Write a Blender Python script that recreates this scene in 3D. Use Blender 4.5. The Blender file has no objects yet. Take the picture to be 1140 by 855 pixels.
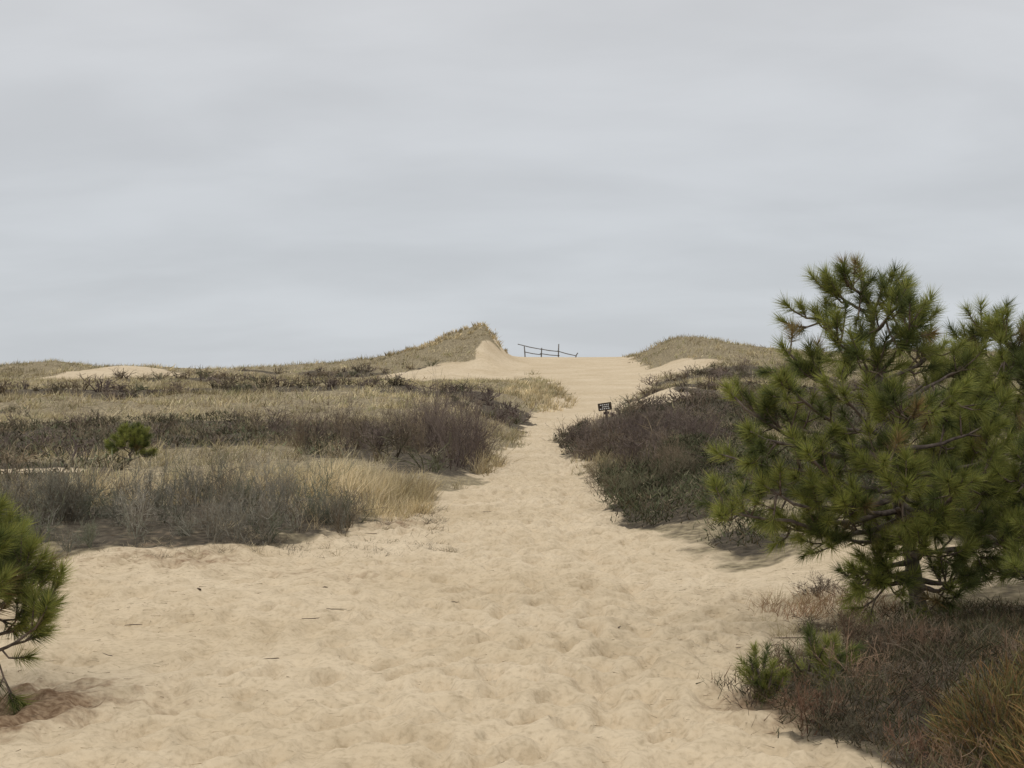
import bpy, bmesh, math, numpy as np
from mathutils import Vector
rng = np.random.default_rng(7)
scene = bpy.context.scene

# ------------------------------------------------------------------ noise
def _hash(ix, iy, s):
    h = (ix.astype(np.int64)*374761393 + iy.astype(np.int64)*668265263 + s*1442695041) & 0xffffffff
    h = ((h ^ (h >> 13))*1274126177) & 0xffffffff
    h = (h ^ (h >> 16)) & 0xffffffff
    return h/4294967295.0
def vnoise(x, y, s=0):
    x = np.asarray(x, float); y = np.asarray(y, float)
    ix = np.floor(x); iy = np.floor(y); fx = x-ix; fy = y-iy
    fx = fx*fx*fx*(fx*(fx*6-15)+10); fy = fy*fy*fy*(fy*(fy*6-15)+10)
    a = _hash(ix, iy, s); b = _hash(ix+1, iy, s); c = _hash(ix, iy+1, s); d = _hash(ix+1, iy+1, s)
    return (a*(1-fx)+b*fx)*(1-fy)+(c*(1-fx)+d*fx)*fy
def fbm(x, y, s=0, o=4):
    r = 0; a = 1; t = 0
    for i in range(o):
        r = r + a*(vnoise(x*2**i+13.7*i, y*2**i-7.1*i, s+i)*2-1); t += a; a *= .5
    return r/t
def sstep(a, b, x):
    t = np.clip((x-a)/(b-a), 0, 1); return t*t*(3-2*t)

# ------------------------------------------------------------------ terrain definition (metres)
XL = np.array([(-50,-5),(0,-5),(11,-5),(12.2,-4.7),(12.9,-3.1),(13.4,-2.2),(14.2,-1.85),(15,-1.6),(17,-1.1),(19,-.75),(25,-.42),(30,-.2),(37,.22),(45,.55),(52,.8),(60,1.7),(70,2.7),(80,2.4),(90,.5),(100,-1.2),(112,-1.5),(140,-3),(2000,-3)])
XR = np.array([(-50,2.5),(3,2.2),(5.9,1.4),(6.7,1.15),(7.3,1.0),(8,1.3),(9,1.72),(10,2.2),(11,2.0),(12,1.76),(13,1.50),(15,1.26),(17,1.06),(20,1.12),(25,1.22),(30,1.28),(37,1.22),(45,1.75),(50,2.5),(60,4.2),(70,6.4),(80,8.2),(90,8.8),(100,8.3),(112,9),(140,10),(2000,10)])
PC = np.array([(-50,0),(40,0),(50,.1),(60,.55),(70,1.1),(80,1.75),(90,2.45),(100,3.2),(110,3.7),(116,3.75),(130,3.),(200,1),(600,-2),(2000,-4)])
PL = np.array([(-50,.05),(12,.05),(20,.15),(30,.32),(45,.85),(60,1.3),(70,1.6),(85,2.0),(100,2.35),(112,2.45),(130,2.1),(200,1.8),(600,-2),(2000,-4)])
PR = np.array([(-50,.08),(5,.08),(9,.08),(15,.24),(25,.36),(37,.5),(50,.85),(60,1.35),(75,2.2),(85,2.8),(100,3.7),(115,4.0),(130,3.6),(200,3),(600,-2),(2000,-4)])
def ip(T, y): return np.interp(y, T[:,0], T[:,1])
def edges(x, y):
    n = fbm(x*.9, y*.7, 5, 3)*(.35+.006*np.clip(y,0,100)) + fbm(x*3.5, y*3.5, 6, 2)*.16
    return ip(XL,y)-x + n, x-ip(XR,y) + n      # >0 outside
def H(x, y):
    x = np.asarray(x,float); y = np.asarray(y,float)
    l = ip(XL,y)-x; r = x-ip(XR,y); w = 1.0+.035*np.clip(y,0,120)
    sl = sstep(-.1*w, w, l); sr = sstep(-.1*w, w, r)
    z = ip(PC,y); z = z + (ip(PL,y)-z)*sl; z = z + (ip(PR,y)-z)*sr
    out = np.maximum(sl, sr)
    far = sstep(18, 50, y)
    z = z + out*(far*.42*fbm(x/10, y/13, 20, 3) + (.06+.17*far)*fbm(x/2.2, y/2.8, 24, 3))
    z = z + .03*fbm(x/1.6, y/2.5, 30, 3)*(1-far*.5)
    z = z + .055*fbm(x/.7, y/.8, 33, 3)*sstep(.3,2.,-x)*sstep(7,9.5,y)*(1-sstep(14,18,y))
    # long grassy ridge of the left dune, steep blow-out flank on the right
    rr = np.where(x < -2.4, np.exp(-(np.abs(x+2.4)/7.4)**1.45), np.exp(-((x+2.4)/1.65)**2))
    z = z + 2.8*rr*np.exp(-((y-100)/9.)**2)*(1+.1*fbm(x/1.5,y/3,26,2))
    sx = np.where(x < 11.6, 1.9, 6.5)
    z = z + 1.35*np.exp(-((x-11.6)/sx)**2 - ((y-101)/8.)**2)
    z = z + .70*np.exp(-((x+24.7)/3.6)**2 - ((y-88)/6.)**2)
    z = z + .7*np.exp(-((x+35)/4)**2 - ((y-104)/7.)**2)
    z = z + .35*np.exp(-((x+17)/4)**2 - ((y-98)/7.)**2)
    # heath mound on the right, low bank on the left
    z = z + .30*np.exp(-((x-3.4)/1.6)**2 - ((y-17.5)/4.)**2)
    z = z + .13*np.exp(-((x-2.9)/1.1)**2 - ((y-6.8)/1.3)**2)
    z = z + .14*np.exp(-((x+3.4)/1.8)**2 - ((y-15.2)/2.)**2)
    return z
def ell(x, y, cx, cy, rx, ry, k=.45, s=50, f=1.):
    return 1-np.sqrt(((x-cx)/rx)**2+((y-cy)/ry)**2) + k*fbm(x*f, y*f*.7, s, 3)
def bare_extra(x, y):       # open sand outside the path
    m = ell(x,y,-3.0,85.,4.4,5.5,.5,51,.25)
    m = np.maximum(m, ell(x,y,-.9,92,1.4,5,.3,51,.5))
    m = np.maximum(m, ell(x,y,-24.5,85,5.0,7,.35,52,.25))
    m = np.maximum(m, ell(x,y,5.6,57,2.4,5,.9,53,.6))
    m = np.maximum(m, ell(x,y,10.0,86,2.2,5,.7,54,.4))
    m = np.maximum(m, ell(x,y,-7.9,22.5,.9,.5,.7,55,.8))
    m = np.maximum(m, ell(x,y,3.0,11.2,2.2,1.0,.4,57,1.))
    return m
def darkmask(x, y):         # woody shrub cover (value >0)
    e = lambda *a, **k: ell(x, y, *a, **k)
    m = e(-4.2,15.0,3.0,2.3,s=60,k=.5)
    m = np.maximum(m, e(-1.9,29,2.0,5.5,s=61))
    m = np.maximum(m, e(-11,33,6.5,8,s=62,k=.8,f=.4))
    m = np.maximum(m, e(-5.5,35,4.0,4.5,s=63,k=.8,f=.5))
    m = np.maximum(m, e(-9.5,22,4.6,3.5,s=59,k=.5,f=.5))
    m = np.maximum(m, e(-12,70,3.6,4.5,s=64,f=.4))
    m = np.maximum(m, e(-22,62,4.2,4.2,s=65,f=.4))
    m = np.maximum(m, e(-15,52,4.,3.6,s=66,f=.4))
    m = np.maximum(m, e(4.2,18,3.3,6.,s=67))
    m = np.maximum(m, e(3.4,35,2.8,9,s=68,f=.5,k=.3))
    m = np.maximum(m, e(8.2,60,4.2,10,s=69,f=.3,k=.5))
    m = np.maximum(m, e(11,44,8,16,s=70,f=.3,k=.4))
    m = np.maximum(m, e(12.5,76,4.5,8,s=71,f=.3,k=.5))
    m = np.maximum(m, e(3.2,6.6,2.4,3.1,s=72,k=.3))
    n = fbm(x/6., y/8., 77, 3)-.34
    m = np.maximum(m, np.where((y > 36)&(y<92), n*1.6, -1))
    return m
def masks(x, y):
    l, r = edges(x, y); out = np.maximum(l, r)
    v = sstep(-.05, .35, out)*(1-sstep(-.02,.15,bare_extra(x,y)))
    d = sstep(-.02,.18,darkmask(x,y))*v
    return v, d

# ------------------------------------------------------------------ mesh helpers
class MB:
    def __init__(s): s.v=[]; s.t=[]; s.c=[]; s.n=0
    def add(s, v, t, c):
        v=np.asarray(v,np.float32).reshape(-1,3); t=np.asarray(t,np.int64).reshape(-1,3)
        c=np.asarray(c,np.float32)
        if c.ndim==1: c=np.tile(c,(len(v),1))
        s.v.append(v); s.t.append(t+s.n); s.c.append(c); s.n+=len(v)
    def build(s, name, mat, smooth=False, parent=None):
        V=np.concatenate(s.v); T=np.concatenate(s.t).astype(np.int32); C=np.concatenate(s.c)
        me=bpy.data.meshes.new(name); me.vertices.add(len(V)); me.vertices.foreach_set('co',V.ravel())
        me.loops.add(len(T)*3); me.loops.foreach_set('vertex_index',T.ravel())
        me.polygons.add(len(T)); me.polygons.foreach_set('loop_start',np.arange(0,len(T)*3,3,dtype=np.int32))
        if smooth: me.polygons.foreach_set('use_smooth',np.ones(len(T),bool))
        me.update(calc_edges=True)
        a=me.color_attributes.new('Col','FLOAT_COLOR','POINT')
        a.data.foreach_set('color',np.concatenate([C,np.ones((len(C),1),np.float32)],1).ravel())
        me.materials.append(mat)
        o=bpy.data.objects.new(name,me); scene.collection.objects.link(o)
        if parent: o.parent=parent
        return o
def norm(a): return a/np.maximum(np.linalg.norm(a,axis=-1,keepdims=True),1e-9)
def blades(mb, base, d, L, w, col, droop=.3, tip=1.25, rg=rng, simple=False):
    N=len(base); r=norm(rg.normal(size=(N,3))); side=norm(np.cross(d,r))*w[:,None]*.5
    horiz=d.copy(); horiz[:,2]=0
    bend=(horiz*.6-np.array([0,0,.5]))*(droop*rg.random(N))[:,None]*L[:,None]
    tipp=base+d*L[:,None]+bend
    if simple:
        V=np.stack([base-side,base+side,tipp],1).reshape(-1,3)
        T=np.arange(N*3).reshape(-1,3)
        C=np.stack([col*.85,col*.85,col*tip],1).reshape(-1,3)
    else:
        mid=base+d*(L*.55)[:,None]+bend*.25
        V=np.stack([base-side,base+side,mid-side*.8,mid+side*.8,tipp],1).reshape(-1,3)
        k=np.arange(N)[:,None]*5
        T=np.concatenate([k+np.array([0,1,3]),k+np.array([0,3,2]),k+np.array([2,3,4])],0)
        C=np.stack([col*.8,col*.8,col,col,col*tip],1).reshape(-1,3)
    mb.add(V,T,C)
def tube(mb, P, R, col, sides=6, wob=0.):
    P=np.asarray(P,float); n=len(P); t=norm(np.gradient(P,axis=0))
    ref=np.array([.3,.9,.2]) if abs(t[0][2])>.6 else np.array([0,0,1.])
    u=norm(np.cross(t,ref)); v=np.cross(t,u); a=np.linspace(0,2*np.pi,sides,endpoint=False)
    R=np.asarray(R,float)
    rr=R[:,None]*(1+wob*rng.normal(size=(n,sides)))
    V=P[:,None,:]+rr[:,:,None]*(np.cos(a)[None,:,None]*u[:,None,:]+np.sin(a)[None,:,None]*v[:,None,:])
    T=[]
    for i in range(n-1):
        for j in range(sides):
            q=[i*sides+j,i*sides+(j+1)%sides,(i+1)*sides+(j+1)%sides,(i+1)*sides+j]
            T+= [[q[0],q[1],q[2]],[q[0],q[2],q[3]]]
    for j in range(1,sides-1):
        T.append([0,j+1,j]); b=(n-1)*sides; T.append([b,b+j,b+j+1])
    mb.add(V.reshape(-1,3),T,np.asarray(col))

# ------------------------------------------------------------------ materials
def mat_new(name):
    m=bpy.data.materials.new(name); m.use_nodes=True; nt=m.node_tree; nt.nodes.clear()
    o=nt.nodes.new('ShaderNodeOutputMaterial'); b=nt.nodes.new('ShaderNodeBsdfPrincipled')
    nt.links.new(b.outputs[0],o.inputs[0]); b.inputs['Specular IOR Level'].default_value=.15
    b.inputs['Roughness'].default_value=.85
    return m,nt,b,o
def veg_mat(name, rough=.8, transl=0., spec=.15, var=.35, nscale=3.):
    m,nt,b,o=mat_new(name); N=nt.nodes; Lk=nt.links.new
    at=N.new('ShaderNodeAttribute'); at.attribute_name='Col'
    tc=N.new('ShaderNodeTexCoord'); no=N.new('ShaderNodeTexNoise'); no.inputs['Scale'].default_value=nscale; no.inputs['Detail'].default_value=1
    Lk(tc.outputs['Object'],no.inputs['Vector'])
    mr=N.new('ShaderNodeMapRange'); mr.inputs['From Min'].default_value=.3; mr.inputs['From Max'].default_value=.7
    mr.inputs['To Min'].default_value=1-var; mr.inputs['To Max'].default_value=1+var; Lk(no.outputs['Fac'],mr.inputs['Value'])
    mx=N.new('ShaderNodeVectorMath'); mx.operation='SCALE'; Lk(at.outputs['Color'],mx.inputs[0]); Lk(mr.outputs[0],mx.inputs['Scale'])
    Lk(mx.outputs[0],b.inputs['Base Color']); b.inputs['Roughness'].default_value=rough; b.inputs['Specular IOR Level'].default_value=spec
    if transl>0:
        t=N.new('ShaderNodeBsdfTranslucent'); Lk(mx.outputs[0],t.inputs['Color'])
        ms=N.new('ShaderNodeMixShader'); ms.inputs[0].default_value=transl
        Lk(b.outputs[0],ms.inputs[1]); Lk(t.outputs[0],ms.inputs[2]); Lk(ms.outputs[0],o.inputs[0])
    return m
M_grass=veg_mat('dry_beach_grass',.8,0,.1,.3,.6)
M_twig=veg_mat('bare_twigs',.85,0,.1,.25,1.)
M_heath=veg_mat('heath_foliage',.85,0,.1,.35,1.5)
M_needle=veg_mat('pine_needles',.55,.35,.25,.2,4.)
M_bark=veg_mat('pine_bark',.9,0,.1,.4,25.)
M_wood=veg_mat('weathered_wood',.85,0,.15,.3,12.)

# sand / ground
m,nt,b,o=mat_new('sand'); N=nt.nodes; Lk=nt.links.new; M_sand=m
tc=N.new('ShaderNodeTexCoord')
def noise(sc,det=4,dist=0):
    n=N.new('ShaderNodeTexNoise'); n.inputs['Scale'].default_value=sc; n.inputs['Detail'].default_value=det; n.inputs['Distortion'].default_value=dist
    Lk(tc.outputs['Object'],n.inputs['Vector']); return n
def ramp(src,stops):
    r=N.new('ShaderNodeValToRGB'); Lk(src,r.inputs[0])
    while len(r.color_ramp.elements)<len(stops): r.color_ramp.elements.new(.5)
    for e,(p,c) in zip(r.color_ramp.elements,stops): e.position=p; e.color=(*c,1)
    return r
def mix(f,a,bb,mode='MIX'):
    x=N.new('ShaderNodeMix'); x.data_type='RGBA'; x.blend_type=mode
    if isinstance(f,float): x.inputs[0].default_value=f
    else: Lk(f,x.inputs[0])
    Lk(a,x.inputs[6]); Lk(bb,x.inputs[7]); return x.outputs[2]
at=N.new('ShaderNodeAttribute'); at.attribute_name='Col'
sep=N.new('ShaderNodeSeparateColor'); Lk(at.outputs['Color'],sep.inputs[0])
nA=noise(.5,3); nB=noise(30,3); nC=noise(5,3); nD=noise(11,4)
big=ramp(nA.outputs['Fac'],[(.3,(.53,.42,.275)),(.7,(.62,.505,.35))])
fine=ramp(nB.outputs['Fac'],[(.28,(.80,.79,.77)),(.5,(1,1,1)),(.8,(1.05,1.05,1.05))])
mid=ramp(nC.outputs['Fac'],[(.3,(.88,.87,.85)),(.55,(1.02,1.02,1.02))])
sand=mix(1.,mix(1.,big.outputs[0],fine.outputs[0],'MULTIPLY'),mid.outputs[0],'MULTIPLY')
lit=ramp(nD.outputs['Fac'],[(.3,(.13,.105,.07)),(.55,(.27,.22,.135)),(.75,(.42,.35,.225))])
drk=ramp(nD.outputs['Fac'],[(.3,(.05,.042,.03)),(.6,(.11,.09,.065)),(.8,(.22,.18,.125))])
red=ramp(nB.outputs['Fac'],[(.35,(.17,.105,.06)),(.65,(.35,.245,.15))])
def thr(src,lo,hi,n,amp=1.2):
    a=N.new('ShaderNodeMath'); a.operation='ADD'; Lk(src,a.inputs[0])
    s=N.new('ShaderNodeMath'); s.operation='MULTIPLY_ADD'; Lk(n.outputs['Fac'],s.inputs[0]); s.inputs[1].default_value=amp; s.inputs[2].default_value=-amp/2
    Lk(s.outputs[0],a.inputs[1])
    r=N.new('ShaderNodeMapRange'); r.inputs['From Min'].default_value=lo; r.inputs['From Max'].default_value=hi; Lk(a.outputs[0],r.inputs['Value']); return r.outputs[0]
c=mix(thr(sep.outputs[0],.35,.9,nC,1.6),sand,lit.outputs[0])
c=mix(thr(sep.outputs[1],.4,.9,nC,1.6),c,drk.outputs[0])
c=mix(thr(sep.outputs[2],.45,1.1,nD,1.6),c,red.outputs[0])
Lk(c,b.inputs['Base Color']); b.inputs['Roughness'].default_value=.95; b.inputs['Specular IOR Level'].default_value=.06
bp=N.new('ShaderNodeBump'); bp.inputs['Strength'].default_value=.7; bp.inputs['Distance'].default_value=.05; Lk(nD.outputs['Fac'],bp.inputs['Height'])
bp2=N.new('ShaderNodeBump'); bp2.inputs['Strength'].default_value=.4; bp2.inputs['Distance'].default_value=.01; Lk(nB.outputs['Fac'],bp2.inputs['Height'])
Lk(bp.outputs[0],bp2.inputs['Normal']); Lk(bp2.outputs[0],b.inputs['Normal'])

# ------------------------------------------------------------------ ground sheet
ys=[-40,-25,-14,-8,-4,-1,1,2,3]; y=3.6
while y<150: ys.append(y); y+=max(.04,y*.0042)
while y<2500: ys.append(y); y*=1.07
xs=[0]; x=0
while x<75:
    x+= .042 if x<3.6 else min(.6,.042+(x-3.6)*.03); xs.append(x)
while x<1800: x*=1.12; xs.append(x)
xs=np.array(sorted([-a for a in xs[1:]]+xs)); ys=np.array(ys)
X,Y=np.meshgrid(xs,ys); Z=H(X,Y)
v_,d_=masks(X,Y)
fp=np.zeros_like(Z)
for i in range(6000):
    t=rng.random(); fy=4+50*t**1.45
    lo,hi=ip(XL,fy),ip(XR,fy)
    lo=max(lo,-3.8)
    fx = rng.normal(.25,.7) if rng.random()<.5 else rng.uniform(lo,hi)
    if not lo-.1<fx<hi+.1: continue
    a=rng.normal(0,.5); s=rng.uniform(.75,1.35); dep=rng.uniform(.012,.055)
    i0,i1=np.searchsorted(ys,[fy-.4,fy+.4]); j0,j1=np.searchsorted(xs,[fx-.4,fx+.4])
    if i1<=i0 or j1<=j0: continue
    dx=X[i0:i1,j0:j1]-fx; dy=Y[i0:i1,j0:j1]-fy
    u=(dx*math.cos(a)+dy*math.sin(a))/(.07*s); w=(-dx*math.sin(a)+dy*math.cos(a))/(.14*s)
    r2=u*u+w*w
    fp[i0:i1,j0:j1]+= -dep*np.exp(-r2**1.3) + dep*.45*np.exp(-(np.sqrt(r2)-1.55)**2*5)
fp=np.tanh(fp/.06)*.06
Z+=fp*(1-.7*v_)
Z+=(.018*fbm(X*3.2,Y*2.6,90,3)+.010*fbm(X*8,Y*6,95,2))*(Y<60)
cen=.5*(np.clip(ip(XL,Y),-1.2,9)+ip(XR,Y)); rut=(np.exp(-((X-cen-.55)/.16)**2)+.6*np.exp(-((X-cen+.75)/.2)**2))*sstep(4,7,Y)*(1-sstep(30,45,Y))
Z-=.045*rut*(1-v_)
litter=np.clip(ell(X,Y,-2.2,6.9,.7,1.0,.5,80,2.),0,1)*1.4
litter=np.maximum(litter,np.clip(ell(X,Y,1.3,6.9,.65,.9,.5,81,2.),0,1)*1.1)
litter=np.maximum(litter,np.clip(ell(X,Y,2.7,9.0,1.3,1.2,.5,82,1.5),0,1)*.9)
litter=np.maximum(litter,np.clip(ell(X,Y,-2.8,12.4,2.4,1.5,.7,83,1.),0,1)*.8)
litter=np.maximum(litter,np.clip(ell(X,Y,-1.25,15.5,.7,2.5,.7,84,1.),0,1)*.8)
ny,nx=X.shape
idx=np.arange(ny*nx).reshape(ny,nx)
q=np.stack([idx[:-1,:-1],idx[:-1,1:],idx[1:,1:],idx[1:,:-1]],-1).reshape(-1,4)
T=np.concatenate([q[:,[0,1,2]],q[:,[0,2,3]]])
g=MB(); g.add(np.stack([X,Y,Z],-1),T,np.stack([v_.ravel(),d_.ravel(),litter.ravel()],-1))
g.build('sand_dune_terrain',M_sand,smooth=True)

# ------------------------------------------------------------------ scatter helpers
SX,SY=3.27,49.6
def scatter(n, ymin, ymax, side=.5, xr=None, power=1.):
    y=ymin+(ymax-ymin)*rng.random(n)**power
    if xr: x=rng.uniform(xr[0],xr[1],n)
    else: x=rng.uniform(-1,1,n)*(ymax*side+3); k=np.abs(x)<y*side+3; x,y=x[k],y[k]
    return x,y
def clear_sign(x,y): return ~((np.abs(x-SX*y/SY)<.55)&(y>42)&(y<SY+1))
def jitcol(n, cols, j=.15):
    cols=np.array(cols); k=rng.integers(0,len(cols),n); return cols[k]*(1+j*rng.normal(size=(n,1))).clip(.4,1.8)
TAN=[(.51,.42,.245),(.45,.37,.205),(.57,.475,.305),(.38,.325,.18),(.30,.275,.14),(.33,.26,.155)]
GOLD=[(.57,.46,.27),(.50,.40,.23),(.61,.50,.32),(.38,.31,.17)]
def tufts(mb, x, y, nb, hh, ww, cols, spread=.5, simple=False, rad=.06, zo=0.):
    n=len(x); z=H(x,y)-.02+zo
    bx=np.repeat(x,nb)+rng.normal(0,rad,n*nb); by=np.repeat(y,nb)+rng.normal(0,rad,n*nb)
    base=np.stack([bx,by,np.repeat(z,nb)],1)
    d=rng.normal(0,spread,(n*nb,3)); d[:,0]+=.18; d[:,2]=1; d=norm(d)
    hs=np.repeat(rng.uniform(.6,1.2,n),nb)*hh*rng.uniform(.55,1.1,n*nb)
    tone=1+.28*fbm(x/5,y/7,140,3)*1.6
    tc_=np.repeat(jitcol(n,cols,.15)*np.clip(tone,.5,1.5)[:,None],nb,axis=0)*(1+.15*rng.normal(size=(n*nb,1))).clip(.5,1.6)
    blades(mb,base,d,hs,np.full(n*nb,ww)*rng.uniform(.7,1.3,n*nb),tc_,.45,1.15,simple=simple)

# beach grass
G=MB()
def grass_region(n,ymin,ymax,nb,hh,ww,simple,rad,cols=TAN,keep=.0,xr=None,thin=.2):
    x,y=scatter(n,ymin,ymax,xr=xr); v,d=masks(x,y)
    clump=sstep(-.45,.1,fbm(x/2.6,y/3.4,110,3))
    k=(rng.random(len(x))< v*(1-d*(1-keep))*(thin+(1-thin)*clump))&clear_sign(x,y); x,y=x[k],y[k]
    tufts(G,x,y,nb,hh,ww,cols,simple=simple,rad=rad); return len(x)
grass_region(500,13.5,24,30,.32,.005,False,.07,xr=(-9,-.6),thin=.1,keep=.15)
grass_region(700,23,40,24,.42,.010,False,.09,thin=.3,keep=.12)
grass_region(8000,24,45,11,.36,.014,True,.1,thin=.25,keep=.12)
grass_region(21000,45,80,8,.38,.026,True,.14,thin=.3,keep=.12)
grass_region(30000,78,135,6,.42,.042,True,.2,thin=.5,keep=.1)
def patch(n,cx,cy,rx,ry,nb,hh,ww,cols=GOLD,rad=.06,sp=.4):
    a=rng.random(n)*6.283; r=np.sqrt(rng.random(n)); x=cx+np.cos(a)*r*rx; y=cy+np.sin(a)*r*ry
    tufts(G,x,y,nb,hh,ww,cols,sp,rad=rad)
patch(150,-2.6,19.0,1.5,1.8,40,.5,.005)
patch(50,-1.5,17.6,.5,1.4,34,.30,.005)
patch(24,-1.9,16.0,.8,.6,30,.28,.004)
patch(60,-4.7,17.6,1.8,.8,34,.62,.005)
patch(24,-.55,27.5,.3,2.8,36,.45,.008)
patch(120,1.2,66,1.8,9,14,.5,.02)
patch(20,2.1,29.5,.7,3,26,.35,.008)
patch(160,-4.5,100,4.5,3,12,.45,.04)
patch(10,1.95,9.1,.35,.5,40,.17,.0025,[(.40,.33,.19),(.33,.22,.12)],.03,.8)
patch(30,2.2,9.9,.45,.5,34,.22,.003,[(.40,.25,.14),(.32,.18,.10),(.42,.33,.19)],.05,.6)
patch(60,2.9,6.6,1.4,1.3,20,.2,.003,[(.36,.22,.12),(.28,.17,.10),(.38,.31,.18)],.05,.6)
patch(60,-1.7,13.6,1.2,.8,22,.12,.003,[(.36,.30,.19),(.2,.16,.11),(.14,.12,.09)],.06,1.)
patch(50,-1.1,16.2,.35,2.2,22,.13,.004,[(.36,.30,.19),(.2,.16,.11),(.13,.11,.08)],.06,1.)
patch(30,-4.,12.9,1.6,.5,22,.13,.003,[(.36,.30,.19),(.2,.16,.11)],.06,.9)
G.build('beach_grass',M_grass)

# bare shrubs
def shrub_template(rg, stems=8, kids=4, levels=3, spread=.7, seg=2, wmin=.0035, w0=.014):
    S=[]
    def grow(p,d,L,w,lv):
        step=L/seg; pts=[p]
        for s in range(seg):
            d=norm(d+rg.normal(0,.22,3)+np.array([0,0,.06])); q=p+d*step
            S.append((p,q,w*(1-.25*s/seg),w*(1-.25*(s+1)/seg))); p=q; pts.append((p,d))
        if lv>0:
            for _ in range(kids):
                k=rg.integers(1,seg+1); pp,dd=pts[k]
                nd=norm(dd+rg.normal(0,.62,3)+np.array([0,0,.12]))
                grow(pp,nd,L*rg.uniform(.5,.8),max(wmin,w*.55),lv-1)
    for s in range(stems):
        a=rg.random()*6.283; r=rg.random()*.12
        d=norm(np.array([math.cos(a)*spread*rg.random()*1.3,math.sin(a)*spread*rg.random()*1.3,1.]))
        grow(np.array([math.cos(a)*r,math.sin(a)*r,-.03]),d,rg.uniform(.26,.5),w0,levels)
    P=np.array([s[0] for s in S]); Q=np.array([s[1] for s in S]); wa=np.array([s[2] for s in S]); wb=np.array([s[3] for s in S])
    top=np.quantile(Q[:,2],.985); P/=top; Q/=top
    side=norm(np.cross(Q-P,rg.normal(size=P.shape)))
    return P,Q,side,wa,wb
T_full=[shrub_template(np.random.default_rng(100+i),stems=6+i%3,kids=3+(i%2),spread=.9) for i in range(6)]
T_lite=[shrub_template(np.random.default_rng(200+i),stems=7,kids=3,levels=2,spread=1.1) for i in range(6)]
def place_shrubs(mb, x, y, h, wd, cols, temps, wscale=1.):
    k=clear_sign(x,y); x,y,h=x[k],y[k],h[k]
    n=len(x); z=H(x,y); cols=jitcol(n,cols,.18)
    for i in range(n):
        P,Q,S,wa,wb=temps[rng.integers(len(temps))]
        a=rng.random()*6.283; c,s=math.cos(a),math.sin(a); R=np.array([[c,-s,0],[s,c,0],[0,0,1]])
        sc=np.array([h[i]*wd*rng.uniform(.8,1.25),h[i]*wd*rng.uniform(.8,1.25),h[i]])
        o=np.array([x[i],y[i],z[i]-.02]); p=(P@R.T)*sc+o; q=(Q@R.T)*sc+o; sd=S@R.T
        wa_=(wa*wscale)[:,None]*.5; wb_=(wb*wscale)[:,None]*.5
        V=np.stack([p-sd*wa_,p+sd*wa_,q-sd*wb_,q+sd*wb_],1).reshape(-1,3); k=np.arange(len(P))[:,None]*4
        T=np.concatenate([k+np.array([0,1,3]),k+np.array([0,3,2])])
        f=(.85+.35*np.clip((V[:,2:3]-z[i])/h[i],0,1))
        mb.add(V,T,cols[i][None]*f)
def pick(n,cx,cy,rx,ry):
    a=rng.random(n)*6.283; r=np.sqrt(rng.random(n)); x=cx+np.cos(a)*r*rx; y=cy+np.sin(a)*r*ry
    l,r_=edges(x,y); k=np.maximum(l,r_)>.12; return x[k],y[k]
GREY=[(.20,.185,.145),(.165,.16,.12),(.24,.215,.17),(.19,.155,.11),(.15,.155,.105)]
PURP=[(.15,.115,.095),(.18,.14,.11),(.12,.09,.078)]
BRN=[(.16,.12,.08),(.20,.155,.10),(.12,.10,.065),(.14,.135,.08)]
S1=MB()
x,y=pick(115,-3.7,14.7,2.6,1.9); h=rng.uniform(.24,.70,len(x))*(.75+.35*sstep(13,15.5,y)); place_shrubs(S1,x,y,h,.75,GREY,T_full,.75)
x,y=pick(30,-7.0,15.8,2.2,1.9); place_shrubs(S1,x,y,rng.uniform(.3,.6,len(x)),.75,GREY,T_full,.75)
x,y=pick(14,-2.2,15.2,.8,1.6); place_shrubs(S1,x,y,rng.uniform(.2,.42,len(x)),.9,GREY,T_full,.7)
S1.build('grey_bayberry_shrubs',M_twig)
S2=MB()
x,y=pick(24,-1.1,28,.95,3.6); place_shrubs(S2,x,y,rng.uniform(.7,1.5,len(x)),.6,PURP,T_full,1.05)
x,y=pick(42,-3.0,29.5,1.7,4); place_shrubs(S2,x,y,rng.uniform(.4,1.0,len(x)),.75,PURP+BRN[:2],T_full,1.05)
S2.build('bare_beach_plum_shrubs',M_twig)
S3=MB()
def noise_shrubs(n,ymin,ymax,hlo,hhi,wd,cols,temps,ws,xr=None):
    x,y=scatter(n,ymin,ymax,xr=xr); v,d=masks(x,y); k=rng.random(len(x))<d; x,y=x[k],y[k]
    place_shrubs(S3,x,y,hlo+(hhi-hlo)*rng.random(len(x))**1.5,wd,cols,temps,ws)
noise_shrubs(1500,20,48,.2,.75,1.1,BRN+PURP,T_lite,2.)
noise_shrubs(3800,45,100,.2,.7,1.3,BRN+PURP,T_lite,4.)
S3.build('low_brown_shrubs',M_twig)
S4=MB()
x,y=pick(26,1.75,19.0,.6,3.8); place_shrubs(S4,x,y,rng.uniform(.3,.58,len(x)),.75,BRN,T_full,.85)
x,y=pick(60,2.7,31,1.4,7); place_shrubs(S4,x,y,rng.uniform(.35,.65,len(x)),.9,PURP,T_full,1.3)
x,y=pick(30,4.5,21,2.3,4); place_shrubs(S4,x,y,rng.uniform(.3,.5,len(x)),.8,BRN,T_full,.9)
x,y=pick(12,2.35,10.5,.5,.3); place_shrubs(S4,x,y,rng.uniform(.10,.20,len(x)),1.2,[(.13,.10,.075),(.16,.12,.09)],T_full,.5)
x,y=pick(14,1.95,9.0,.4,.3); place_shrubs(S4,x,y,rng.uniform(.06,.12,len(x)),1.5,[(.14,.11,.08)],T_full,.4)
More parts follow.
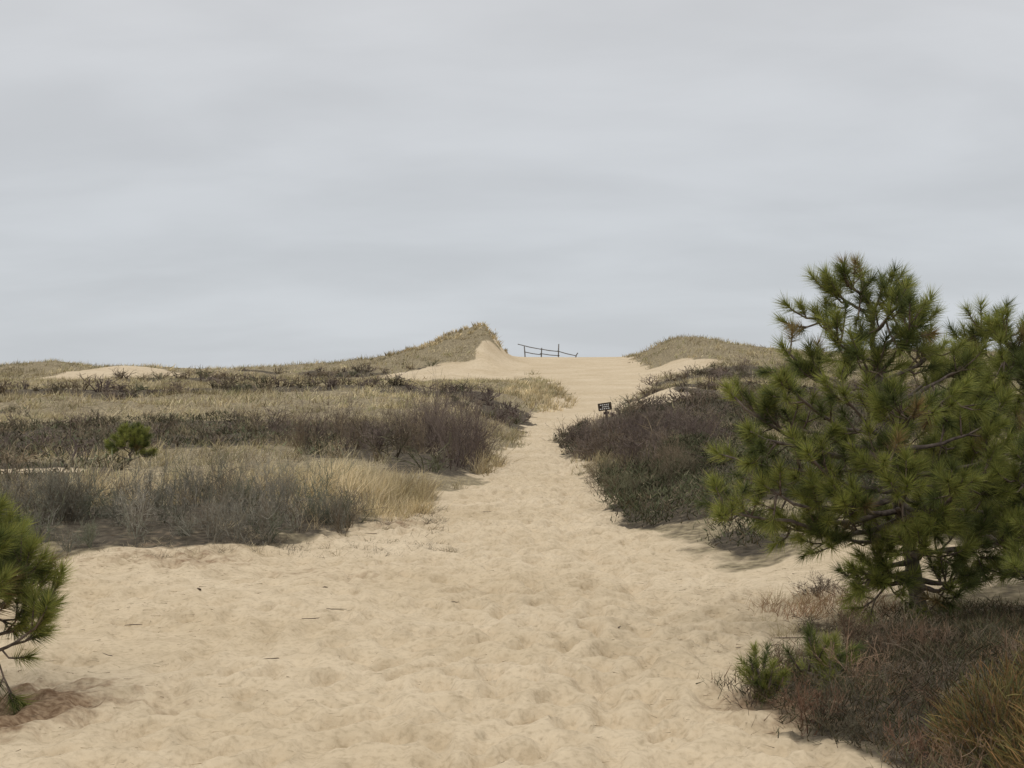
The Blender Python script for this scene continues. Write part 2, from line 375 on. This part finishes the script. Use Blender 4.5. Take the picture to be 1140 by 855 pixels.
x,y=pick(90,2.9,6.8,1.8,1.9); place_shrubs(S4,x,y,rng.uniform(.12,.34,len(x)),.95,[(.15,.115,.08),(.12,.105,.07),(.21,.14,.09),(.17,.10,.065)],T_full,.5)
S4.build('low_twiggy_shrubs',M_twig)

# evergreen heath / bearberry carpet
Hh=MB()
def heath(n,xr,ymin,ymax,hh,ww,cols,clumpf=1.6,sp=.6,humA=.16,cl=.6):
    x,y=scatter(n,ymin,ymax,xr=xr); v,d=masks(x,y); c_=cl+(1-cl)*sstep(-.6,-.05,fbm(x*clumpf,y*clumpf,130,3))
    k=(rng.random(len(x))<d*c_)&clear_sign(x,y); x,y=x[k],y[k]; n=len(x)
    hum=humA*np.clip(fbm(x*1.1,y*.9,131,3)+.45,0,1)*2
    d3=rng.normal(0,sp,(n,3)); d3[:,2]=1
    zz=H(x,y)+hum*rng.random(n)**.6
    cc=jitcol(n,cols,.22)*(.7+.65*sstep(-.4,.4,fbm(x*1.3,y*1.3,132,2)))[:,None]
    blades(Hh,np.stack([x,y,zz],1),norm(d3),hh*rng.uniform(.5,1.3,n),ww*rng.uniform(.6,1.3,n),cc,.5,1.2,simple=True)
DG=[(.08,.085,.043),(.065,.073,.037),(.105,.098,.058),(.125,.10,.063)]
heath(130000,(1.0,8),11.5,26,.09,.014,DG,humA=.2)
heath(50000,(1.1,12),25,48,.14,.028,[(.10,.085,.06),(.08,.08,.05),(.13,.10,.07)])
heath(85000,(.9,6),4.2,9.4,.075,.005,[(.11,.09,.052),(.085,.085,.04),(.16,.11,.065),(.075,.07,.04)],humA=.06,cl=.8)
heath(50000,(-24,-3),17,46,.14,.03,[(.15,.12,.075),(.10,.095,.06),(.18,.15,.095),(.11,.12,.065)],humA=.14)
Hh.build('heath_ground_cover',M_heath)

# rusty heather bush bottom right
Rb=MB()
for (cx,cy,r,h) in [(2.0,5.75,.26,.36),(2.4,5.95,.35,.42),(2.2,5.35,.35,.34)]:
    n=2600; a=rng.random(n)*6.283; rr=np.sqrt(rng.random(n))*r; x=cx+np.cos(a)*rr; y=cy+np.sin(a)*rr
    z=H(x,y)+rng.random(n)*h*(1-(rr/r)**2*.7)
    d3=np.stack([(x-cx)/r*.9,(y-cy)/r*.9,np.ones(n)],1)+rng.normal(0,.35,(n,3))
    blades(Rb,np.stack([x,y,z],1),norm(d3),rng.uniform(.04,.12,n),rng.uniform(.002,.005,n),jitcol(n,[(.26,.18,.065),(.19,.16,.06),(.29,.17,.075),(.14,.14,.055)],.2),.3,1.2)
Rb.build('rusty_heather_bush',M_heath)

# ------------------------------------------------------------------ pines
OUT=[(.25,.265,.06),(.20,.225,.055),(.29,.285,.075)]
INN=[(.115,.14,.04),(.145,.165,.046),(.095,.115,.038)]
def tuft_at(nb, p, d, n, L, bright, w=.0034, shoot=.09):
    s=rng.random(n)**.8; base=p[None]+d[None]*(s*shoot-shoot*.7)[:,None]
    perp=norm(np.cross(rng.normal(size=(n,3)),d[None])); sp=(2.3-1.9*s)*rng.uniform(.6,1.3,n)
    dd=norm(d[None]+perp*sp[:,None])
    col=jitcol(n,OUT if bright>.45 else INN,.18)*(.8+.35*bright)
    if rng.random()<.04: col=jitcol(n,[(.26,.17,.07),(.2,.17,.07)],.2)
    blades(nb,base,dd,L*rng.uniform(.65,1.1,n),np.full(n,w),col,.15,1.15,simple=True)
def limb(bb,nb,a,t,r0,tl,ndl,sub=6,nn=150,dens=1.):
    a=np.array(a,float); t=np.array(t,float); L=np.linalg.norm(t-a)
    c=a+(t-a)*.55+np.array([0,0,-.13*L])+rng.normal(0,.04*L,3)
    s=np.linspace(0,1,9)[:,None]; P=(1-s)**2*a+2*s*(1-s)*c+s*s*t+rng.normal(0,.012*L,(9,3))*np.sin(s*3.14)
    tube(bb,P,np.linspace(r0,.006,9),(.15,.12,.10),6,.08)
    dirs=norm(np.gradient(P,axis=0))
    up0=norm(dirs[-1]+np.array([0,0,.5]))
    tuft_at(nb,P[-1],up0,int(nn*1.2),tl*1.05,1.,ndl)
    for k in range(int(sub*dens)):
        f=rng.uniform(.42,.98); i=min(int(f*8),7); p=P[i]+(P[i+1]-P[i])*(f*8-i)
        dd=norm(dirs[i]*.6+rng.normal(0,.6,3)+np.array([0,0,.35])); l=rng.uniform(.09,.28)*(1.15-f*.45)*min(1,L/.6+.3)
        q=p+dd*l; up=norm(dd+np.array([0,0,.6])); m=(p+q)/2-np.array([0,0,.02]); e=q+up*.05
        tube(bb,[p,m,q,e],[.007,.006,.005,.004],(.15,.115,.09),4)
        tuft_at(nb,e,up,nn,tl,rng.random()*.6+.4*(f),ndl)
        if l>.12:
            for _ in range(2):
                d2=norm(dd+rng.normal(0,.6,3)+np.array([0,0,.4])); q2=m+d2*rng.uniform(.06,.14)
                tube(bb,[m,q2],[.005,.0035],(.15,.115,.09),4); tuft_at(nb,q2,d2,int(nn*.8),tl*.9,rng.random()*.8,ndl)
def make_pine(name,base,top,limbs,r=.045,tl=.1,ndl=.0034,nn=150,sub=6,mid=None):
    e=bpy.data.objects.new(name,None); scene.collection.objects.link(e)
    bb,nb=MB(),MB(); base=np.array(base,float); top=np.array(top,float)
    s=np.linspace(0,1,14)[:,None]; mid=np.array(mid if mid is not None else (base+top)/2)
    cc=2*mid-(base+top)/2
    P=(1-s)**2*base+2*s*(1-s)*cc+s*s*top; P[1:-1]+=rng.normal(0,.012,(12,3)); P[0,2]-=.1
    R=np.linspace(r,.009,14); R[0]*=1.5; tube(bb,P,R,(.13,.11,.09),9,.1)
    for (f,t) in limbs:
        i=min(int(f*13),12); a=P[i]+(P[i+1]-P[i])*(f*13-i)
        limb(bb,nb,a,t,max(.009,r*(.5-.3*f)),tl,ndl,sub,nn)
    for k in range(8):
        f=1-k*.035; i=min(int(f*13),12); a=P[i]+(P[min(i+1,13)]-P[i])*(f*13-i)
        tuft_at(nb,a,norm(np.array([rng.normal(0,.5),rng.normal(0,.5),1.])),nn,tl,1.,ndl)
    bb.build('trunk_and_branches',M_bark,True,e); nb.build('needle_foliage',M_needle,False,e)
    return e
D0=8.9; bx,by=2.60,8.9; bz=float(H(bx,by))
def T_(px,py,dy=0.):   # surveyed branch-tip position in metres around the trunk (bearing/elevation at its distance)
    D=D0+dy; return ((px-570)/1566*D, D, 1.6-(py-427.5)/1566*D)
lim=[(.45,T_(812,436,-.2)),(.42,T_(800,505,.2)),(.30,T_(805,568,-.3)),(.48,T_(855,455,.4)),(.60,T_(873,388,-.1)),(.70,T_(908,350,.2)),
 (.72,T_(928,378,-.4)),(.86,T_(930,325,0)),(.85,T_(983,322,.15)),(.74,T_(1035,335,0)),(.68,T_(1015,368,-.35)),(.60,T_(1080,405,.2)),
 (.55,T_(1060,440,-.4)),(.48,T_(1105,470,-.1)),(.38,T_(1100,535,-.5)),(.34,T_(1130,560,.3)),(.2,T_(1080,610,-.3)),(.18,T_(978,628,-.2)),
 (.22,T_(900,560,.3)),(.34,T_(850,540,-.5)),(.36,T_(900,505,-.7)),(.5,T_(940,440,-.7)),(.55,T_(985,430,.7)),(.44,T_(950,500,.8)),
 (.3,T_(1010,540,-.8)),(.22,T_(1050,570,-.7)),(.62,T_(960,395,-.4)),(.14,T_(975,650,-.3)),(.13,T_(1085,640,.2)),(.28,T_(870,585,-.1)),
 (.5,T_(1020,455,-.8)),(.42,T_(1060,505,.5)),(.3,T_(940,560,-.7)),(.64,T_(905,410,.4)),(.66,T_(1050,385,.3)),(.38,T_(830,545,.3)),(.5,T_(1000,480,.5)),
 (.9,T_(945,318,-.2)),(.8,T_(990,350,-.3)),(.26,T_(980,590,.4)),(.46,T_(835,480,-.4)),(.3,T_(1095,580,.5)),(.52,T_(880,430,-.5)),
 (.15,T_(950,632,-.5)),(.12,T_(1058,655,-.4)),(.24,T_(925,598,-.2)),(.2,T_(1030,610,-.7)),(.33,T_(1065,545,-.9)),(.45,T_(985,515,-.9)),(.58,T_(1040,415,.6)),(.4,T_(1135,500,-.2)),(.2,T_(1120,600,-.4))]
make_pine('pitch_pine_tree',(bx,by,bz),T_(957,298),lim,.05,.108,.0036,145,6,mid=T_(990,490))
def auto_limbs(base,top,n,rad,rg,lo=.15,hi=.92,up=.3):
    out=[]; base=np.array(base); top=np.array(top); a=rg.random()*6
    for k in range(n):
        f=lo+(hi-lo)*k/(n-1); a+=2.4+rg.normal(0,.3); r=rad*(1-f*.72)*rg.uniform(.75,1.15)
        p=base+(top-base)*f; out.append((f,tuple(p+np.array([math.cos(a)*r,math.sin(a)*r,r*up+rg.uniform(0,.1)]))))
    return out
def gp(name,x,y,h,rad,n,seed,lean=(0,0),**k):
    b=(x,y,float(H(x,y))); t=(x+lean[0],y+lean[1],b[2]+h)
    return make_pine(name,b,t,auto_limbs(b,t,n,rad,np.random.default_rng(seed)),**k)
gp('pitch_pine_tree',3.66,9.8,1.9,.95,44,3,(-.08,0),r=.045,nn=140,sub=6,tl=.108)
gp('pitch_pine_tree',3.25,8.5,1.0,.62,18,9,(.1,0),r=.03,nn=140,sub=5,tl=.105)
gp('pitch_pine_tree',-2.86,7.0,1.03,.60,30,4,(0,0),r=.03,nn=150,sub=6,tl=.105)
gp('pine_sapling',-6.7,24.6,.55,.40,14,5,(.1,0),r=.02,tl=.11,nn=120,sub=4,ndl=.007)
gp('pine_sapling',1.24,6.95,.09,.08,5,6,(0,0),r=.006,tl=.06,nn=130,sub=3,ndl=.003)
gp('pine_sapling',1.56,7.2,.12,.12,6,7,(.05,0),r=.008,tl=.07,nn=130,sub=3,ndl=.003)

# ------------------------------------------------------------------ debris on the sand
Lt=MB(); n=9500
y=4+18*rng.random(n)**1.6; x=rng.uniform(-4,2.4,n); v,_=masks(x,y)
den=.12+.88*np.maximum(sstep(.8,3.4,-x), sstep(.5,1.4,x)); k=rng.random(n)<den; x,y=x[k],y[k]; n=len(x)
a=rng.random(n)*6.283; d3=np.stack([np.cos(a),np.sin(a),.06*rng.random(n)],1)
blades(Lt,np.stack([x,y,H(x,y)+.016],1),norm(d3),rng.uniform(.02,.09,n),rng.uniform(.002,.004,n),jitcol(n,[(.22,.15,.09),(.16,.12,.08),(.32,.25,.16)],.2),.02,1.,simple=True)
Lt.build('pine_needle_litter',M_grass)
Sk=MB()
for (px,py,l,a) in [(505,672,.09,.1),(352,692,.2,.5),(375,680,.12,-.3),(540,570,.25,.0),(845,725,.3,.2),(880,715,.22,-.3),(690,700,.06,1.2),(300,735,.07,.4),(655,545,.6,1.9),(120,730,.1,-.5),(420,600,.25,.3),(150,700,.1,.2)]:
    D=1.6*1566/(py-427.5); x0=(px-570)/1566*D; pts=[]
    for t in np.linspace(-.5,.5,5):
        xx=x0+t*l*math.cos(a)+rng.normal(0,.01); yy=D+t*l*math.sin(a)+rng.normal(0,.01); pts.append((xx,yy,float(H(xx,yy))+.018))
    tube(Sk,pts,[.002,.0035,.0035,.003,.0015],(.13,.10,.075),5)
Sk.build('fallen_twigs',M_wood)
for i,(px,py) in enumerate([(221,662),(362,657),(68,848)]):
    D=1.6*1566/(py-427.5); x0=(px-570)/1566*D; C=MB(); z0=float(H(x0,D))+.012
    for r_ in range(7):
        f=r_/6; rr=.015*math.sin(.5+f*2.4)
        for j in range(8):
            aa=j/8*6.283+r_*.4; c_=np.array([x0+(f-.5)*.035,D+math.cos(aa)*rr*.6,z0+math.sin(aa)*rr*.6]); tipd=np.array([.4,math.cos(aa),math.sin(aa)])*.008
            s_=np.array([0,-math.sin(aa),math.cos(aa)])*.005
            C.add([c_-s_,c_+s_,c_+tipd,c_+tipd*.2-np.array([.005,0,0])],[[0,1,2],[0,3,1],[0,2,3],[1,3,2]],(.17,.12,.085))
    C.build('pine_cone',M_wood)

# ------------------------------------------------------------------ fence on the saddle
fe=bpy.data.objects.new('wooden_rail_fence',None); scene.collection.objects.link(fe)
FY=111.
WD=(.14,.125,.11)
def gz(x): return float(H(x,FY))
posts=[(1.05,.85,-.08),(2.3,.75,.05),(3.65,1.05,.04),(4.95,.35,.25)]
for i,(x0,h,ln) in enumerate(posts):
    P=MB(); z0=gz(x0); tube(P,[(x0,FY,z0-.3),(x0+ln*.5,FY,z0+h*.5),(x0+ln,FY,z0+h)],[.05,.045,.04],WD,8,.05)
    P.build('post_%d'%(i+1),M_wood,True,fe)
for i,(x0,h0,x1,h1) in enumerate([(.45,1.0,2.35,.62),(.95,.42,2.3,.2),(2.2,.66,3.7,.45),(2.2,.30,3.75,.12),(3.55,.5,5.05,.12)]):
    P=MB(); p=np.array([x0,FY-.07,gz(x0)+h0]); q=np.array([x1,FY-.07,gz(x1)+h1])
    tube(P,[p,(p+q)/2+np.array([0,0,-.03]),q],[.032,.036,.03],WD,7,.05); P.build('rail_%d'%(i+1),M_wood,True,fe)

# ------------------------------------------------------------------ trail sign
sg=bpy.data.objects.new('trail_sign',None); scene.collection.objects.link(sg)
sz=float(H(SX,SY))
def boxm(name,c,sx,sy,szz,col,rot=0.,parent=None,bev=.006):
    me=bpy.data.meshes.new(name); bm=bmesh.new(); bmesh.ops.create_cube(bm,size=1)
    for v in bm.verts: v.co=Vector((v.co.x*sx,v.co.y*sy,v.co.z*szz))
    if bev: bmesh.ops.bevel(bm,geom=bm.edges[:],offset=bev,segments=2,affect='EDGES')
    bm.to_mesh(me); bm.free(); a=me.color_attributes.new('Col','FLOAT_COLOR','POINT')
    for d in a.data: d.color=(*col,1)
    me.materials.append(M_wood); o=bpy.data.objects.new(name,me); scene.collection.objects.link(o); o.location=c; o.rotation_euler=(0,rot,0); o.parent=parent
    return o
zc=max(1.6-(453-427.5)/1566*SY, sz+.5)
tp=MB(); tube(tp,[(SX+.10,SY,sz-.3),(SX+.06,SY,zc-.25),(SX+.02,SY,zc+.1)],[.045,.045,.042],(.10,.085,.07),8,.03); tp.build('post',M_wood,True,sg)
boxm('board',(SX,SY-.065,zc),.48,.035,.27,(.055,.04,.03),-.14,sg)
for i,(ox,oz,w) in enumerate([(-.01,.07,.34),(.02,.0,.26),(-.02,-.07,.36)]):
    for j in range(5):
        cw=w/5*.6; xx=ox-w/2+(j+.5)*w/5
        c_,s_=math.cos(.14),math.sin(.14)
        boxm('lettering_%d_%d'%(i+1,j+1),(SX+xx*c_-oz*s_,SY-.0855,zc+xx*s_+oz*c_),cw,.004,.032,(.75,.74,.7),-.14,sg,0)
boxm('lower_plaque',(SX+.05,SY-.062,zc-.22),.2,.025,.09,(.05,.035,.03),-.14,sg,.004)

# ------------------------------------------------------------------ world
w=bpy.data.worlds.new('World'); scene.world=w; w.use_nodes=True; nt=w.node_tree; nt.nodes.clear(); N=nt.nodes; Lk=nt.links.new
o=N.new('ShaderNodeOutputWorld'); b1=N.new('ShaderNodeBackground'); b2=N.new('ShaderNodeBackground'); ms=N.new('ShaderNodeMixShader')
sk=N.new('ShaderNodeTexSky'); sk.sky_type='NISHITA'; sk.sun_disc=False; sk.sun_elevation=math.radians(52); sk.sun_rotation=math.radians(215)
Lk(sk.outputs[0],b1.inputs[0]); b1.inputs[1].default_value=.1
tc=N.new('ShaderNodeTexCoord'); sp=N.new('ShaderNodeSeparateXYZ'); Lk(tc.outputs['Generated'],sp.inputs[0])
def math_(op,a,b_=None,cl=False):
    m=N.new('ShaderNodeMath'); m.operation=op; m.use_clamp=cl
    for i,v in enumerate([a,b_]):
        if v is None: continue
        if isinstance(v,(int,float)): m.inputs[i].default_value=v
        else: Lk(v,m.inputs[i])
    return m.outputs[0]
zc_=math_('ADD',math_('MAXIMUM',sp.outputs[2],0.),.3)
cb=N.new('ShaderNodeCombineXYZ'); Lk(math_('DIVIDE',sp.outputs[0],zc_),cb.inputs[0]); Lk(math_('DIVIDE',sp.outputs[1],zc_),cb.inputs[1])
mp=N.new('ShaderNodeMapping'); mp.inputs['Rotation'].default_value=(0,0,math.radians(24)); mp.inputs['Scale'].default_value=(1.6,3.0,1); Lk(cb.outputs[0],mp.inputs['Vector'])
n1=N.new('ShaderNodeTexNoise'); n1.inputs['Scale'].default_value=1.1; n1.inputs['Detail'].default_value=7; n1.inputs['Roughness'].default_value=.5; n1.inputs['Distortion'].default_value=.2; Lk(mp.outputs[0],n1.inputs['Vector'])
mr=N.new('ShaderNodeMapRange'); mr.interpolation_type='SMOOTHSTEP'; mr.inputs['From Min'].default_value=.28; mr.inputs['From Max'].default_value=.72; mr.inputs['To Min'].default_value=.92; mr.inputs['To Max'].default_value=1.05; Lk(n1.outputs['Fac'],mr.inputs['Value'])
cr=N.new('ShaderNodeValToRGB'); Lk(sp.outputs[2],cr.inputs[0])
st=[(0,(.60,.63,.665)),(.10,(.60,.625,.655)),(.27,(.65,.66,.678)),(.55,(.97,.975,.99)),(1,(1.4,1.4,1.41))]
while len(cr.color_ramp.elements)<len(st): cr.color_ramp.elements.new(.5)
for e,(p,c) in zip(cr.color_ramp.elements,st): e.position=p; e.color=(*c,1)
vm=N.new('ShaderNodeVectorMath'); vm.operation='SCALE'; Lk(cr.outputs[0],vm.inputs[0]); Lk(mr.outputs[0],vm.inputs['Scale'])
Lk(vm.outputs[0],b2.inputs[0]); b2.inputs[1].default_value=1.
ms.inputs[0].default_value=.95; Lk(b1.outputs[0],ms.inputs[1]); Lk(b2.outputs[0],ms.inputs[2]); Lk(ms.outputs[0],o.inputs[0])

sd=bpy.data.lights.new('sun','SUN'); sd.energy=.5; sd.angle=math.radians(45); sd.color=(1,.97,.92)
so=bpy.data.objects.new('sun',sd); scene.collection.objects.link(so)
el,az=math.radians(52),math.radians(215)
dirv=Vector((math.sin(az)*math.cos(el),math.cos(az)*math.cos(el),math.sin(el)))
so.rotation_euler=dirv.to_track_quat('Z','Y').to_euler(); so.location=dirv*50

cd=bpy.data.cameras.new('camera'); cam=bpy.data.objects.new('camera',cd); scene.collection.objects.link(cam)
cd.sensor_width=36; cd.lens=36*1566/1140; cd.clip_end=5000; cam.location=(0,0,1.6); cam.rotation_euler=(math.radians(90),0,0)
scene.camera=cam
scene.view_settings.view_transform='Standard'; scene.view_settings.look='None'; scene.view_settings.exposure=0
